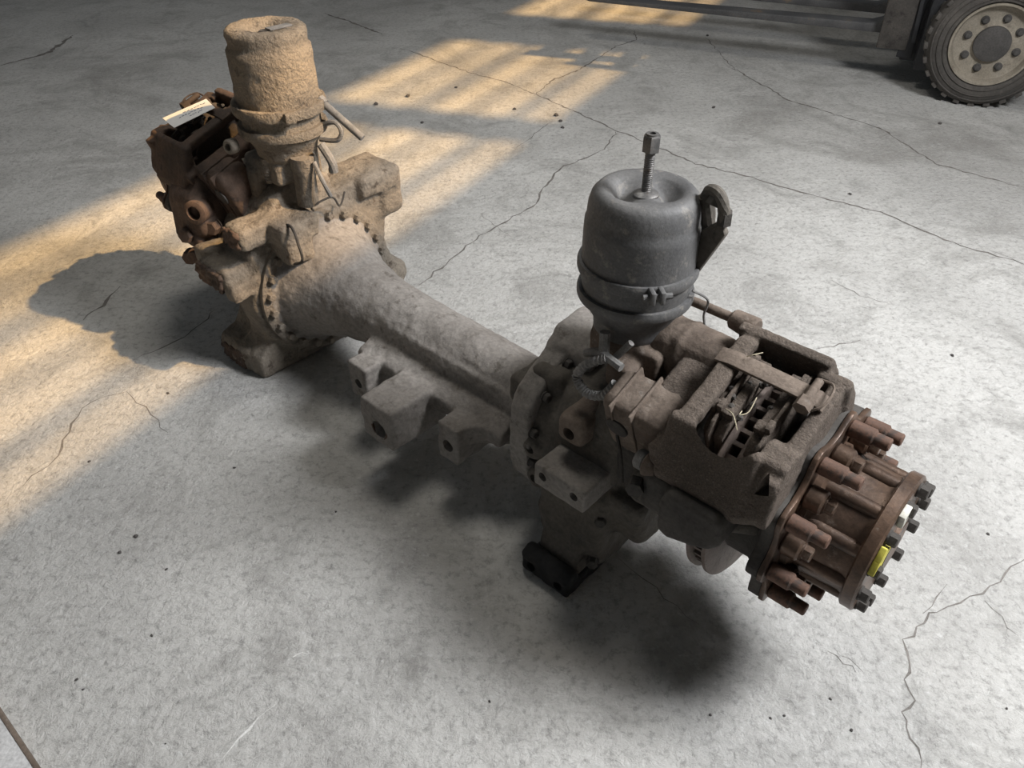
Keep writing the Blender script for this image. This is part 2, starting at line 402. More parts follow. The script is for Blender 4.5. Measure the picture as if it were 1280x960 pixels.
# ---- left housing (differential side): tall plate standing on its edge with yoke arms
b = bm_()
prism(b, [(-.245, 0), (.13, 0), (.22, .05), (.33, .09), (.365, .125), (.355, .175), (.31, .19), (.285, .26), (.285, .34), (.30, .40), (.345, .44), (.355, .50), (.29, .535), (.20, .52), (.12, .50), (.10, .57), (0, .60),
          (-.09, .55), (-.14, .48), (-.20, .42), (-.215, .32), (-.195, .22), (-.19, .12), (-.245, .075)], 'x', -1.70, -1.575, .012)
lathe(b, (-1.66, BY + .01, BZ), (1, 0, 0), [(.245, 0), (.245, .085), (.235, .10), (.215, .105)], 48)
# ear top pad (far side)
box(b, (-1.72, .19, .455), (-1.55, .35, .525), .015)
box(b, (-1.70, .27, .36), (-1.56, .36, .50), .02)
# foot
box(b, (-1.79, -.255, 0), (-1.64, -.16, .075), .012)
prism(b, [(-.25, .0), (-.12, 0), (-.12, .22), (-.19, .10), (-.25, .08)], 'x', -1.80, -1.60, .012)
# front web and yoke arms
prism(b, [(-.05, .18), (-.18, .22), (-.21, .33), (-.20, .40), (-.05, .45)], 'x', -1.74, -1.585, .02)
box(b, (-1.745, -.285, .315), (-1.585, -.12, .392), .018)                  # lower hooked arm
prism(b, [(-.27, .36), (-.12, .34), (-.12, .40), (-.27, .415)], 'x', -1.77, -1.70, .010)
prism(b, [(-.285, .30), (-.16, .31), (-.16, .36), (-.285, .36)], 'x', -1.61, -1.555, .010)
box(b, (-1.625, -.235, .452), (-1.535, -.02, .518), .012); box(b, (-1.60, -.15, .45), (-1.475, -.02, .518), .012)                     # upper arm block
box(b, (-1.555, -.14, .39), (-1.47, -.05, .51), .012)
# differential bulk behind
lathe(b, (-1.69, .0, .34), (-1, 0, 0), [(.20, 0), (.19, .10), (.16, .18), (.14, .24)], 40)
housL = cast('gear_housing', b, 'mud_iron', axle, .0065, 5, .004, 26)
ring_bolts(housL, -1.541, BY + .01, BZ, .207, 24, .0125, .02, m='mud_iron', a0=.1)
b = bm_(); lathe(b, (-1.555, BY + .01, BZ), (1, 0, 0), [(.185, 0), (.228, 0), (.228, .012), (.222, .016), (.185, .016)], 56); obj('flange_rim', b, 'mud_iron', housL)
for y, z, r in ((-.10, .065, .027), (-.115, .30, .018), (.06, .05, .016)):
    b = bm_(); lathe(b, (-1.585, y, z), (1, 0, 0), [(r, 0), (r, .018), (r * .85, .022), (r * .55, .022), (r * .5, .012)], 20); obj('plug', b, 'mud_iron', housL)
b = bm_(); box(b, (-1.785, -.258, 0.006), (-1.66, -.240, .066), .004); cast('foot_face', b, 'dark_rust', housL, .004, 2, .007, 55)
b = bm_(); box(b, (-1.735, -.292, .322), (-1.60, -.278, .382), .004); cast('broken_edge', b, 'dark_rust', housL, .004, 2, .007, 55)
b = bm_(); box(b, (-1.618, -.241, .460), (-1.545, -.230, .51), .003); cast('arm_end', b, 'dark_rust', housL, .004, 2, .007, 55)
b = bm_(); tube(b, [(-1.50, -.115, .51), (-1.46, -.12, .515), (-1.435, -.125, .48), (-1.44, -.12, .42), (-1.50, -.13, .395)], .004, 6); obj('wire', b, 'oily_iron', housL)
b = bm_(); tube(b, [(-1.53, .0, .50), (-1.50, -.02, .53), (-1.49, .04, .54), (-1.50, .07, .50), (-1.51, .10, .53)], .003, 6); obj('wire', b, 'oily_iron', housL)
b = bm_(); tube(b, [(-1.58, -.15, .19), (-1.565, -.155, .29), (-1.545, -.145, .35), (-1.54, -.12, .38)], .006, 6); obj('pipe', b, 'rust', housL)

# ---- right housing: drop gear case with brackets
b = bm_()
lathe(b, (-.58, .03, .30), (1, 0, 0), [(.185, 0), (.185, .10), (.17, .17), (.155, .24), (.14, .30)], 44)
lathe(b, (-.42, .01, HR), (1, 0, 0), [(.15, 0), (.15, .12), (.13, .20)], 36)
prism(b, [(-.16, .26), (-.185, .16), (-.165, .055), (-.05, .045), (.1, .10), (.12, .3), (-.1, .34)], 'x', -.525, -.345, .02)   # belly
prism(b, [(-.205, .03), (-.10, .02), (-.08, .16), (-.16, .2), (-.20, .10)], 'x', -.495, -.38, .012)
prism(b, [(-.15, .30), (-.06, .30), (-.06, .47), (-.11, .45), (-.15, .38)], 'x', -.52, -.34, .02)
box(b, (-.665, -.125, .36), (-.585, .02, .432), .014); box(b, (-.62, -.105, .38), (-.53, .04, .475), .02)
box(b, (-.30, -.17, .33), (-.24, -.05, .42), .02)
prism(b, [(-.12, .15), (.06, .14), (.1, .3), (-.16, .3)], 'x', -.36, -.27, .02)
cyl(b, (-.56, -.14, .30), (-.56, -.165, .30), .03, seg=18, ch=.006); cyl(b, (-.55, -.13, .21), (-.55, -.16, .21), .028, seg=18, ch=.006)
c = bm_()
cyl(c, (-.625, -.16, .398), (-.625, -.09, .398), .015, seg=14)
cyl(c, (-.56, -.15, .30), (-.56, -.20, .30), .012, seg=14)
cyl(c, (-.55, -.14, .21), (-.55, -.20, .21), .011, seg=14)
housR = cast('gear_housing', b, 'housing_iron', axle, .006, 4, .003, 26, c)
b = bm_()
pts = [(.03 + .205 * math.cos(a) * (1 + .05 * math.cos(5 * a)), .30 + .205 * math.sin(a)) for a in [2 * PI * k / 36 for k in range(36)]]
prism(b, pts, 'x', -.625, -.565, .008)
prism(b, [(-.03, .42), (-.045, .50), (.0, .53), (.09, .535), (.15, .50), (.15, .42)], 'x', -.63, -.50, .014)
cast('flange_plate', b, 'dusty_iron', housR, .006, 4, .003, 26)
b = bm_()
prism(b, [(-.235, .297), (-.235, .357), (-.10, .352), (-.07, .297)], 'x', -.487, -.352, .004)
prism(b, [(-.15, .30), (-.10, .355), (-.06, .42), (-.06, .30)], 'x', -.485, -.36, .01)
c = bm_()
cyl(c, (-.462, -.26, .331), (-.462, -.19, .331), .0105, seg=14); cyl(c, (-.379, -.26, .331), (-.379, -.19, .331), .0105, seg=14)
cast('mount_block', b, 'dusty_iron', housR, .0045, 2, .001, 40, c)
b = bm_(); box(b, (-.478, -.178, .395), (-.41, -.05, .462), .014)
c = bm_(); cyl(c, (-.444, -.21, .425), (-.444, -.13, .425), .0145, seg=14)
cast('mount_boss', b, 'brown_iron', housR, .0045, 2, .001, 40, c)
b = bm_()
prism(b, [(-.245, .005), (-.245, .062), (-.225, .078), (-.205, .07), (-.20, .045), (-.12, .04), (-.10, .07), (-.08, .05), (-.10, .0)], 'x', -.512, -.372, .006)
box(b, (-.50, -.20, .03), (-.40, -.12, .065), .01)
c = bm_(); cyl(c, (-.48, -.27, .03), (-.48, -.2, .03), .012, seg=12); cyl(c, (-.40, -.27, .03), (-.40, -.2, .03), .012, seg=12)
cast('support_foot', b, 'black_gap', housR, .005, 3, .003, 40, c)
ring_bolts(housR, -.56, .03, .30, .195, 14, .011, .016, m='oily_iron', a0=.2)
for (y, z) in ((-.155, .245), (-.17, .12)):
    b = bm_(); hexbolt(b, (-.36, y, z - .03), (.5, -.86, .1), .013, .02); obj('bolt', b, 'oily_iron', housR)

# ---- hubs
def make_hub(s0, sg, hz, full=True):
    """sg=+1: outward is +x"""
    X = lambda t: s0 + sg * t
    T = Matrix.Translation((s0, 0, hz)) @ Matrix.Diagonal((sg, 1, 1, 1))
    b = bm_()
    # scalloped wheel flange: 10 lobes
    n = 80; pts = []
    for k in range(n):
        a = 2 * PI * k / n; r = .192 + .016 * max(-.6, math.cos(10 * (a - .12))); pts.append((r * math.cos(a), r * math.sin(a)))
    prism(b, pts, 'x', -.010, 0, .002, T)
    lathe(b, (0, 0, 0), (1, 0, 0), [(.140, 0), (.140, .012), (.128, .02), (.122, .035), (.118, .10), (.122, .112)], 48, T)
    lathe(b, (0, 0, 0), (1, 0, 0), [(.134, .112), (.137, .115), (.137, .134), (.132, .138), (.05, .138), (.05, .146), (0, .146)], 48, T)
    for k in range(10):      # longitudinal ribs of the planet carrier
        a = 2 * PI * (k + .25) / 10
        cyl(b, (.01, .116 * math.cos(a), .116 * math.sin(a)), (.112, .116 * math.cos(a), .116 * math.sin(a)), .017, .014, 12, 0, T)
    hub = obj('wheel_hub', b, 'hub_rust', axle, 30)
    b = bm_(); prism(b, [(u * .985, v * .985) for u, v in pts], 'x', -.034, -.010, .004, T)
    lathe(b, (0, 0, 0), (1, 0, 0), [(.150, -.12), (.150, -.06), (.165, -.034)], 40, T); obj('hub_back', b, 'oily_iron', hub)
    if not full: return hub
    b = bm_(); cyl(b, (0, 0, 0), (.072, 0, 0), .0125, seg=16, ch=.002); cyl(b, (0, 0, 0), (.045, 0, 0), .0165, seg=16, ch=.003)
    cyl(b, (-.03, 0, 0), (-.018, 0, 0), .02, seg=16, ch=.003)
    stud = bpy.data.meshes.new('wheel_stud'); b.to_mesh(stud); b.free()
    b = bm_(); cyl(b, (-.0, 0, 0), (.034, 0, 0), .023, seg=18, ch=.004); hexbolt(b, (.034, 0, 0), (1, 0, 0), .014, .018)
    cap = bpy.data.meshes.new('carrier_bolt'); b.to_mesh(cap); b.free()
    b = bm_(); hexbolt(b, (0, 0, 0), (1, 0, 0), .0125, .018)
    eb = bpy.data.meshes.new('end_bolt'); b.to_mesh(eb); b.free()
    for me, m in ((stud, 'rust'), (cap, 'hub_rust'), (eb, 'oily_iron')):
        for p in me.polygons: p.use_smooth = True
        me.set_sharp_from_angle(angle=.6); me.materials.append(MATS[m])
    def put(name, me, x, R, a):
        o = bpy.data.objects.new(name, me); COL.objects.link(o); o.parent = hub
        o.location = (X(x), R * math.cos(a), hz + R * math.sin(a)); o.scale = (sg, 1, 1)
    for k in range(10):
        put('wheel_stud', stud, 0, .1785, 2 * PI * k / 10 + .12)
        put('carrier_bolt', cap, .001, .148, 2 * PI * (k + .5) / 10 + .12)
    for k in range(12):
        put('end_bolt', eb, .138, .118, 2 * PI * k / 12 + .2)
    return hub
hubR = make_hub(.015, 1, HR)
for a, m in ((1.9, 'pale_label'), (2.55, 'yellow_paint'), (2.75, 'yellow_paint')):
    b = bm_(); T = Matrix.Translation((0, 0, HR)) @ Matrix.Rotation(a, 4, 'X')
    box(b, (.153, .095, -.014), (.164, .133, .014), .002, T); obj('paint_mark', b, m, hubR)
hubL = make_hub(SL, -1, HL)

# ---- discs
def make_disc(s0, hz):
    b = bm_()
    for t in (-.0225, .0105):
        lathe(b, (s0 + t, 0, hz), (1, 0, 0), [(.12, 0), (.212, 0), (.216, .003), (.216, .010), (.212, .012), (.12, .012), (.12, 0)], 72, closed=False)
    lathe(b, (s0 - .02, 0, hz), (1, 0, 0), [(.10, 0), (.125, 0), (.125, .04), (.10, .04)], 48)
    for k in range(48):
        box(b, (-.0115, .13, -.004), (.0115, .205, .004), 0, Matrix.Translation((s0, 0, hz)) @ Matrix.Rotation(2 * PI * k / 48, 4, 'X'))
    return obj('brake_disc', b, 'disc_iron', axle)
make_disc(-.112, HR); make_disc(SL + .112, HL)

# ---- calipers, built in a frame: x along axle, e1 tangential, e2 radial
def make_caliper(s0, sg, hz, ang, mt, mt2):
    T = Matrix.Translation((s0, 0, hz)) @ Matrix.Rotation(math.radians(ang), 4, 'X') @ Matrix.Diagonal((sg, 1, 1, 1))
    b = bm_()
    box(b, (-.034, -.13, .15), (-.006, .125, .245), .006, T)
    prism(b, [(-.15, .15), (-.15, .18), (-.10, .262), (.10, .262), (.135, .235), (.135, .15), (.12, .15), (.10, .235), (-.10, .235), (-.135, .15)], 'x', -.212, -.175, .006, T)
    # near wall: sloping face with chamfered outer corner
    prism(b, [(-.255, -.135), (-.24, -.155), (-.055, -.175), (-.008, -.145), (-.008, -.10), (-.255, -.10)], 'z', .135, .165, .004, T)
    prism(b, [(-.172, .14), (-.172, .165), (-.105, .262), (-.088, .262), (-.12, .14)], 'x', -.222, -.05, .004, T)
    prism(b, [(-.160, .14), (-.160, .168), (-.098, .255), (-.06, .252), (-.04, .235), (-.04, .14)], 'x', -.060, -.004, .004, T)
    prism(b, [(-.245, -.15), (-.235, -.105), (-.05, -.105), (-.008, -.09), (-.005, -.09), (-.006, -.12), (-.055, -.15)], 'z', .15, .20, .003, T)
    # far wall
    prism(b, [(.165, .14), (.165, .19), (.14, .258), (.118, .258), (.13, .14)], 'x', -.225, -.045, .004, T)
    prism(b, [(.14, .14), (.14, .19), (.12, .245), (.10, .245), (.10, .14)], 'x', -.06, -.0, .004, T)
    # lever housing: two piston barrels and a body
    box(b, (-.30, -.12, .07), (-.225, .13, .21), .012, T)
    c = bm_()
    prism(c, [(-.040, -.135), (-.016, -.130), (-.028, -.108)], 'z', .196, .27, 0, T)
    lathe(c, (0, 0, .16), (0, 0, 1), [(1, 0), (1, .14)], 40, T @ Matrix.Translation((-.118, -.085, 0)) @ Matrix.Diagonal((.060, .036, 1, 1)))
    cal = cast('brake_caliper', b, mt, axle, .0042, 3, .0012, 60, c)
    b = bm_()
    cyl(b, (-.385, .085, .165), (-.225, .085, .165), .060, seg=32, ch=.012, M=T); cyl(b, (-.32, .085, .165), (-.31, .085, .165), .064, seg=32, ch=.003, M=T)
    box(b, (-.385, .03, .08), (-.23, .14, .17), .012, T)
    p1 = cast('piston_barrel', b, mt2, cal, .005, 3, .002, 40)
    b = bm_()
    box(b, (-.375, -.125, .06), (-.225, -.025, .215), .022, T)
    p2 = cast('piston_barrel', b, mt2, cal, .005, 3, .002, 40)
    for x in (-.3, -.345):
        b = bm_(); box(b, (x, -.129, .062), (x + .006, -.021, .219), .004, T); obj('seam', b, mt2, cal)
    b = bm_(); lathe(b, (-.335, -.125, .15), (0, -1, 0), [(.024, 0), (.024, .004), (.018, .007), (0, .007)], 24, T); obj('cover_cap', b, 'oily_iron', cal)
    # guide pin with bellows, far side
    b = bm_(); cyl(b, (-.36, .175, .20), (-.25, .175, .20), .010, seg=14, M=T); cyl(b, (-.27, .175, .20), (-.215, .17, .20), .020, .024, seg=20, ch=.004, M=T); obj('guide_pin', b, mt2, cal)
    # near guide pin: white cap
    b = bm_(); cyl(b, (-.272, -.152, .135), (-.25, -.152, .135), .020, seg=20, ch=.004, M=T); obj('pin_cap', b, 'wire_grey', cal)
    b = bm_(); cyl(b, (-.25, -.152, .135), (-.225, -.152, .135), .026, .018, seg=20, ch=.003, M=T); obj('pin_sleeve', b, 'brown_iron', cal)
    # brake pads and backing plates between the bridges
    for x0, x1, h, a, z in ((-.165, -.158, .246, -.085, .11), (-.155, -.137, .235, -.075, .105), (-.094, -.076, .235, -.08, .11), (-.073, -.066, .250, -.09, .115), (-.178, -.170, .236, -.07, .10)):
        b = bm_()
        prism(b, [(a, .12), (a, h - .03), (a + .02, h - .012), (-.01, h), (.05, h), (z - .02, h - .012), (z, h - .03), (z, .12)], 'x', x0, x1, .002, T)
        for e in (-.045, .065): box(b, (x0 - .002, e, h - .01), (x1 + .002, e + .022, h + .008), .003, T)
        obj('brake_pad', b, 'caliper_iron', cal)
    # crumbs of dirt lying on the pads
    b = bm_()
    for k in range(30):
        x = random.uniform(-.17, -.06); e = random.uniform(-.08, .1); r = random.uniform(.003, .009)
        lathe(b, T @ Vector((x, e, .232 + random.uniform(-.01, .012))), (random.random() - .5, random.random() - .5, 1), [(0, -r), (r, -r * .2), (r * .7, r * .5), (0, r * .8)], 6)
    dc = obj('dirt_crumbs', b, 'oily_iron', cal); dc['kind'] = 'stuff'
    # retaining strap over the opening
    b = bm_()
    prism(b, [(-.22, .262), (-.19, .268), (-.10, .266), (-.03, .262), (-.015, .252), (-.015, .247), (-.03, .256), (-.10, .259), (-.19, .261), (-.22, .255)], 'y', .034, .066, .001, T)
    strap = obj('pad_strap', b, mt2, cal)
    b = bm_(); cyl(b, (-.042, .02, .272), (-.042, .075, .272), .008, seg=12, M=T); lathe(b, T @ Vector((-.042, .012, .268)), T.to_3x3() @ Vector((0, 1, 0)), [(.015, 0), (.015, .022)], 6); obj('strap_pin', b, mt2, cal)
    b = bm_(); tube(b, [T @ Vector(q) for q in ((-.03, .02, .262), (-.016, .03, .27), (-.012, .055, .272), (-.02, .08, .268), (-.045, .085, .262))], .0025, 6); obj('spring_clip', b, mt2, cal)
    return cal, T
calR, TR = make_caliper(0, 1, HR, 20, 'caliper_iron', 'brown_iron')
calL, TL = make_caliper(SL, -1, HL, 20, 'dark_rust', 'dark_rust')
# straw bits caught in the right caliper
for pts in (((-.125, -.03, .25), (-.12, -.045, .262), (-.112, -.03, .258), (-.115, .0, .262)), ((-.17, .06, .272), (-.16, .065, .278), (-.15, .08, .274)), ((-.15, -.04, .25), (-.13, -.05, .26), (-.11, -.07, .255))):
    b = bm_(); tube(b, [TR @ Vector(q) for q in pts], .0009, 5); obj('straw', b, 'straw', calR)
# carrier block below the right caliper
b = bm_()
prism(b, [(-.188, .385), (-.19, .455), (-.178, .488), (-.078, .488), (-.067, .475), (-.060, .43), (-.08, .405), (-.112, .390), (-.165, .373)], 'y', -.236, -.10, .012)
box(b, (-.25, -.205, .375), (-.185, -.08, .475), .016)
box(b, (-.36, -.14, .33), (-.24, -.04, .44), .016)
carr = cast('brake_carrier', b, 'oily_iron', axle, .004, 2, .001, 40)
b = bm_(); cyl(b, (-.262, -.195, .425), (-.252, -.218, .425), .018, seg=6); obj('bolt', b, 'oily_iron', carr)
b = bm_(); cyl(b, (-.08, -.16, .42), (-.03, -.14, .43), .018, seg=18, ch=.004); obj('guide_sleeve', b, 'housing_iron', carr)

# ---- brake chambers
def make_chamber(cx, cy, zs, R, m, amp, muddy, lean=0):
    """zs: dict of heights"""
    zb, zc, zt = zs
    h = zt - zc
    prof = [(0, zb), (R * .62, zb), (R * .68, zb + .01), (R * .70, zb + .035), (R * .80, zb + .055), (R * .93, zc - .055), (R * .96, zc - .03), (R * .97, zc)]
    if muddy:
        prof = [(0, zb), (R * .60, zb), (R * .68, zb + .012), (R * .74, zb + .04), (R * .86, zb + .062), (R * .93, zc - .062), (R * .90, zc - .035), (R * .91, zc)]
        prof += [(R * .93, zc + .02), (R * .925, zc + h * .30), (R * .925, zc + h * .66), (R * .92, zc + h * .74), (R * .87, zc + h * .77), (R * .86, zc + h * .82), (R * .875, zc + h * .90), (R * .86, zc + h * .965), (R * .80, zt - .002), (R * .72, zt),
                 (R * .50, zt - .003), (R * .40, zt - .018), (R * .30, zt - .032), (0, zt - .034)]
    else:
        prof += [(R * .97, zc + .02), (R * .965, zc + h * .45), (R * .955, zc + h * .60), (R * .93, zc + h * .63), (R * .925, zc + h * .72), (R * .91, zc + h * .82), (R * .865, zc + h * .92), (R * .78, zc + h * .985), (R * .68, zt),
                 (R * .55, zt - .001), (R * .42, zt - .005), (R * .33, zt - .010), (R * .22, zt - .012), (0, zt - .012)]
    # resample finely so the crust can be displaced
    fine = []
    for (r0, z0), (r1, z1) in zip(prof, prof[1:]):
        L = math.hypot(r1 - r0, z1 - z0); n = max(1, int(L / .008))
        for k in range(n): fine.append((r0 + (r1 - r0) * k / n, z0 + (z1 - z0) * k / n))
    fine.append(prof[-1])
    b = bm_(); lathe(b, (cx, cy, 0), (0, 0, 1), fine, 96)
    me = bpy.data.meshes.new('brake_chamber'); b.to_mesh(me); b.free(); displace(me, amp, 45 if muddy else 20)
    if not muddy:            # two kidney-shaped dents pressed into the crown
        for v in me.vertices:
            if v.co.z > zt - .03:
                x, y = v.co.x - cx, v.co.y - cy; r = math.hypot(x, y) / R; a = math.atan2(y, x) - .74
                w = max(0, 1 - abs(r - .40) / .26); w = w * w * (3 - 2 * w)
                v.co.z -= .026 * w * abs(math.cos(a)) ** 1.5
    ch = finish('brake_chamber', me, m, axle, 60)
    for k, (z, rr, w, th) in enumerate(((zc, R * (1.07 if muddy else 1.04), .026 if muddy else .022, .007), (zc - .058, R * 1.02, .024 if muddy else .02, .006))):
        b = bm_(); lathe(b, (cx, cy, z), (0, 0, 1), [(R * .9, -w / 2), (rr - th * .3, -w / 2), (rr, -w / 4), (rr, w / 4), (rr - th * .3, w / 2), (R * .9, w / 2)], 72)
        me = bpy.data.meshes.new('c'); b.to_mesh(me); b.free()
        if amp > .001: displace(me, amp * .7, 45)
        finish('clamp_band', me, m, ch, 50)
    return ch
RC = .112
chR = make_chamber(-.437, 0, (.60, .752, .905), RC, 'chamber_grey', .0006, False)
chL = make_chamber(-1.600, -.005, (.645, .79, .985), .116, 'mud_chamber', .0028, True)
# release bolt on the right chamber
cx, cy = -.437, 0
b = bm_(); cyl(b, (cx, cy, .875), (cx, cy, .985), .0085, seg=16); lathe(b, (cx, cy, .889), (0, 0, 1), [(.024, 0), (.024, .004), (.018, .008), (.009, .010)], 24)
for k in range(22): lathe(b, (cx, cy, .897 + k * .004), (0, 0, 1), [(.0083, 0), (.0094, .002), (.0083, .004)], 16)
obj('release_bolt', b, 'bolt_steel', chR)
b = bm_(); lathe(b, (cx, cy, .972), (0, 0, 1), [(.0165, 0), (.0165, .024), (.014, .028)], 6); lathe(b, (cx, cy, .998), (0, 0, 1), [(.011, 0), (.011, .005), (.006, .005), (.006, .002), (0, .002)], 18)
obj('release_nut', b, 'bolt_steel', chR)
# clamp lugs
for a, zz in ((2.65, .752), (5.6, .752)):
    b = bm_(); T = Matrix.Translation((cx, cy, zz)) @ Matrix.Rotation(a, 4, 'Z')
    box(b, (RC * .98, -.014, -.013), (RC * 1.22, -.004, .013), .003, T); box(b, (RC * .98, .004, -.013), (RC * 1.22, .014, .013), .003, T)
    cyl(b, (RC * 1.12, -.026, 0), (RC * 1.12, .028, 0), .006, seg=8, M=T); obj('clamp_lug', b, 'chamber_grey', chR)
# hose elbow cluster on the right chamber
b = bm_()
tube(b, [(-.352, .055, .76), (-.345, .06, .80), (-.338, .06, .85), (-.345, .05, .90)], .014, 10)
obj('hose_fitting', b, 'housing_iron', chR)
b = bm_(); tube(b, [(-.345, .05, .893), (-.335, .045, .915), (-.315, .04, .915), (-.302, .04, .895), (-.300, .045, .87)], .011, 10); obj('hose_elbow', b, 'housing_iron', chR)
b = bm_(); cyl(b, (-.318, .045, .915), (-.322, .035, .895), .013, seg=6); cyl(b, (-.300, .045, .886), (-.300, .047, .862), .014, seg=6); obj('union_nut', b, 'oily_iron', chR)
b = bm_(); prism(b, [(-.355, .735), (-.335, .745), (-.29, .845), (-.305, .87), (-.335, .84), (-.36, .79)], 'y', .040, .056, .003); obj('fitting_bracket', b, 'housing_iron', chR)
for z in (.80, .815, .83):
    b = bm_(); lathe(b, (-.340, .06, z), (.05, 0, 1), [(.014, 0), (.0175, .004), (.014, .008)], 14); obj('hose_ring', b, 'housing_iron', chR)

# left chamber details
cx, cy, R = -1.60, -.005, .116
b = bm_(); lathe(b, (cx + .005, cy - .005, .952), (0, 0, 1), [(.020, 0), (.020, .018), (.014, .022), (.012, .012), (0, .012)], 14); obj('release_socket', b, 'oily_iron', chL)
b = bm_(); lathe(b, (cx - .02, cy - .03, .952), (0, 0, 1), [(.011, 0), (.011, .012), (.007, .016), (0, .016)], 6); obj('release_nut', b, 'oily_iron', chL)
b = bm_(); box(b, (cx + .03, cy - .02, .983), (cx + .055, cy + .045, .987), .001); obj('bare_patch', b, 'wire_grey', chL)
b = bm_(); T = Matrix.Translation((cx, cy, .79))
p0 = Vector((cx + .085, cy + .075, .795)); p1 = Vector((cx + .20, cy + .11, .715))
b = bm_(); cyl(b, p0, p1, .010, seg=14, ch=.002); lathe(b, p0 - (p1 - p0) * .05, p1 - p0, [(.015, 0), (.015, .02)], 6); obj('pipe_stub', b, 'wire_grey', chL)
b = bm_(); tube(b, [(cx + .09, cy + .06, .735), (cx + .13, cy + .075, .75), (cx + .15, cy + .08, .73), (cx + .14, cy + .07, .705), (cx + .09, cy + .05, .70)], .0065, 8); obj('bent_pipe', b, 'wire_grey', chL)
b = bm_(); lathe(b, (cx - .045, cy - .13, .70), (.25, -.9, .1), [(.02, 0), (.02, .02), (.016, .024), (.010, .024), (.009, .01), (0, .01)], 20); obj('port_fitting', b, 'mud_iron', chL)
b = bm_(); cyl(b, (cx + .0, cy - .07, .59), (cx + .0, cy - .07, .66), .012, .015, seg=14)
for k in range(6): lathe(b, (cx, cy - .07, .595 + k * .008), (0, 0, 1), [(.0115, 0), (.015, .004), (.0115, .008)], 14)
obj('stud', b, 'mud_iron', chL)
b = bm_(); lathe(b, (cx + .075, cy - .01, .53), (.05, 0, 1), [(.030, 0), (.030, .10), (.033, .105), (.033, .14)], 24); obj('tappet_boss', b, 'mud_iron', chL)
b = bm_(); tube(b, [(cx + .12, cy + .03, .70), (cx + .15, cy + .035, .66), (cx + .155, cy + .035, .63)], .012, 10); tube(b, [(cx + .12, cy + .0, .66), (cx + .15, cy + .0, .61), (cx + .16, cy + .01, .57)], .006, 8); obj('hose_stub', b, 'wire_grey', chL)
for a in (2.9, 5.9):
    b = bm_(); T = Matrix.Translation((cx, cy, .79)) @ Matrix.Rotation(a, 4, 'Z')
    box(b, (R * .98, -.014, -.013), (R * 1.2, .014, .013), .004, T); obj('clamp_lug', b, 'mud_chamber', chL)

# chamber feet on the lever housings
b = bm_()
box(b, (-.50, -.06, .545), (-.33, .07, .605), .012); box(b, (-.42, -.11, .53), (-.36, -.03, .585), .012)
cyl(b, (-.437, 0, .58), (-.437, 0, .63), .075, seg=32)
box(b, (-.40, -.02, .50), (-.30, .10, .60), .012)
cast('chamber_seat', b, 'brown_iron', axle, .005, 4, .002, 40)
b = bm_()
box(b, (-1.72, -.08, .585), (-1.55, .07, .645), .012); cyl(b, (-1.60, 0, .60), (-1.60, 0, .67), .078, seg=32); box(b, (-1.75, -.1, .47), (-1.64, .10, .62), .014)
cast('chamber_seat', b, 'mud_iron', axle, .006, 4, .002, 40)

# left wheel end bits: dust-shield bulk, sensor port, bolts
b = bm_()
lathe(b, (-1.86, -.0, HL), (-1, 0, 0), [(.17, 0), (.19, .02), (.19, .05), (.12, .06)], 40)
box(b, (-1.90, -.24, HL - .04), (-1.76, -.10, HL + .10), .03)
prism(b, [(-.25, .36), (-.24, .52), (-.16, .60), (-.05, .62), (-.05, .36)], 'x', -1.93, -1.78, .03)
bulk = cast('brake_carrier', b, 'dark_rust', axle, .006, 4, .003, 26)
b = bm_(); lathe(b, (-1.775, -.215, .50), (.5, -.86, .1), [(.034, -.02), (.034, .03), (.028, .034), (.020, .034), (.019, .01), (0, .01)], 24); obj('sensor_port', b, 'dark_rust', bulk)
for x, y, z in ((-1.77, -.185, .44), (-1.83, -.24, .415), (-1.80, -.245, .36), (-1.86, -.235, .33)):
    b = bm_(); hexbolt(b, (x, y, z), (.5, -.85, .1), .022, .03); obj('bolt', b, 'dark_rust', bulk)

# ---- right side conduit loop, wires
b = bm_(); tube(b, [(-.41, -.115, .60), (-.445, -.125, .575), (-.468, -.13, .535), (-.44, -.135, .512), (-.40, -.135, .525), (-.378, -.125, .56)], .0085, 10, 10, ribs=1, smooth=True); cond = obj('conduit', b, 'wire_grey', axle)
b = bm_(); tube(b, [(-.47, -.10, .575), (-.43, -.11, .60), (-.375, -.115, .595)], .009, 10); tube(b, [(-.425, -.105, .60), (-.43, -.10, .645)], .011, 8); tube(b, [(-.40, -.10, .60), (-.375, -.09, .64)], .007, 8); obj('cable_joint', b, 'wire_grey', cond)
b = bm_(); tube(b, [(-.375, -.12, .56), (-.355, -.15, .50), (-.32, -.17, .44), (-.30, -.185, .39)], .0035, 6); obj('wire', b, 'oily_iron', cond)
b = bm_(); tube(b, [(-.30, .06, .62), (-.31, .055, .66), (-.305, .05, .70), (-.33, .03, .72)], .0025, 6); obj('wire', b, 'wire_grey', cond)

# ---- paper tag on the left caliper (a thing of its own)
tagm = axle.matrix_basis.copy() if False else Matrix.Translation(axle.location) @ Matrix.Rotation(ROT, 4, 'Z')
q = [tagm @ Vector(v) for v in ((-2.002, -.151, .69), (-1.906, -.167, .69), (-1.870, -.05, .725), (-1.957, -.027, .725))]
cen = sum(q, Vector()) / 4
b = bm_()
lo = [b.verts.new(v) for v in q]; n = (q[1] - q[0]).cross(q[3] - q[0]).normalized()
if n.z < 0: n = -n
hi = [b.verts.new(v + n * .0012) for v in q]
b.faces.new(lo); b.faces.new(hi)
for i in range(4): b.faces.new((lo[i], lo[(i + 1) % 4], hi[(i + 1) % 4], hi[i]))
bmesh.ops.recalc_face_normals(b, faces=b.faces)
pt = obj('paper_tag', b, 'paper'); tag(pt, 'white rectangular paper tag with handwriting lying on the far rusty caliper', 'tag')
b = bm_()
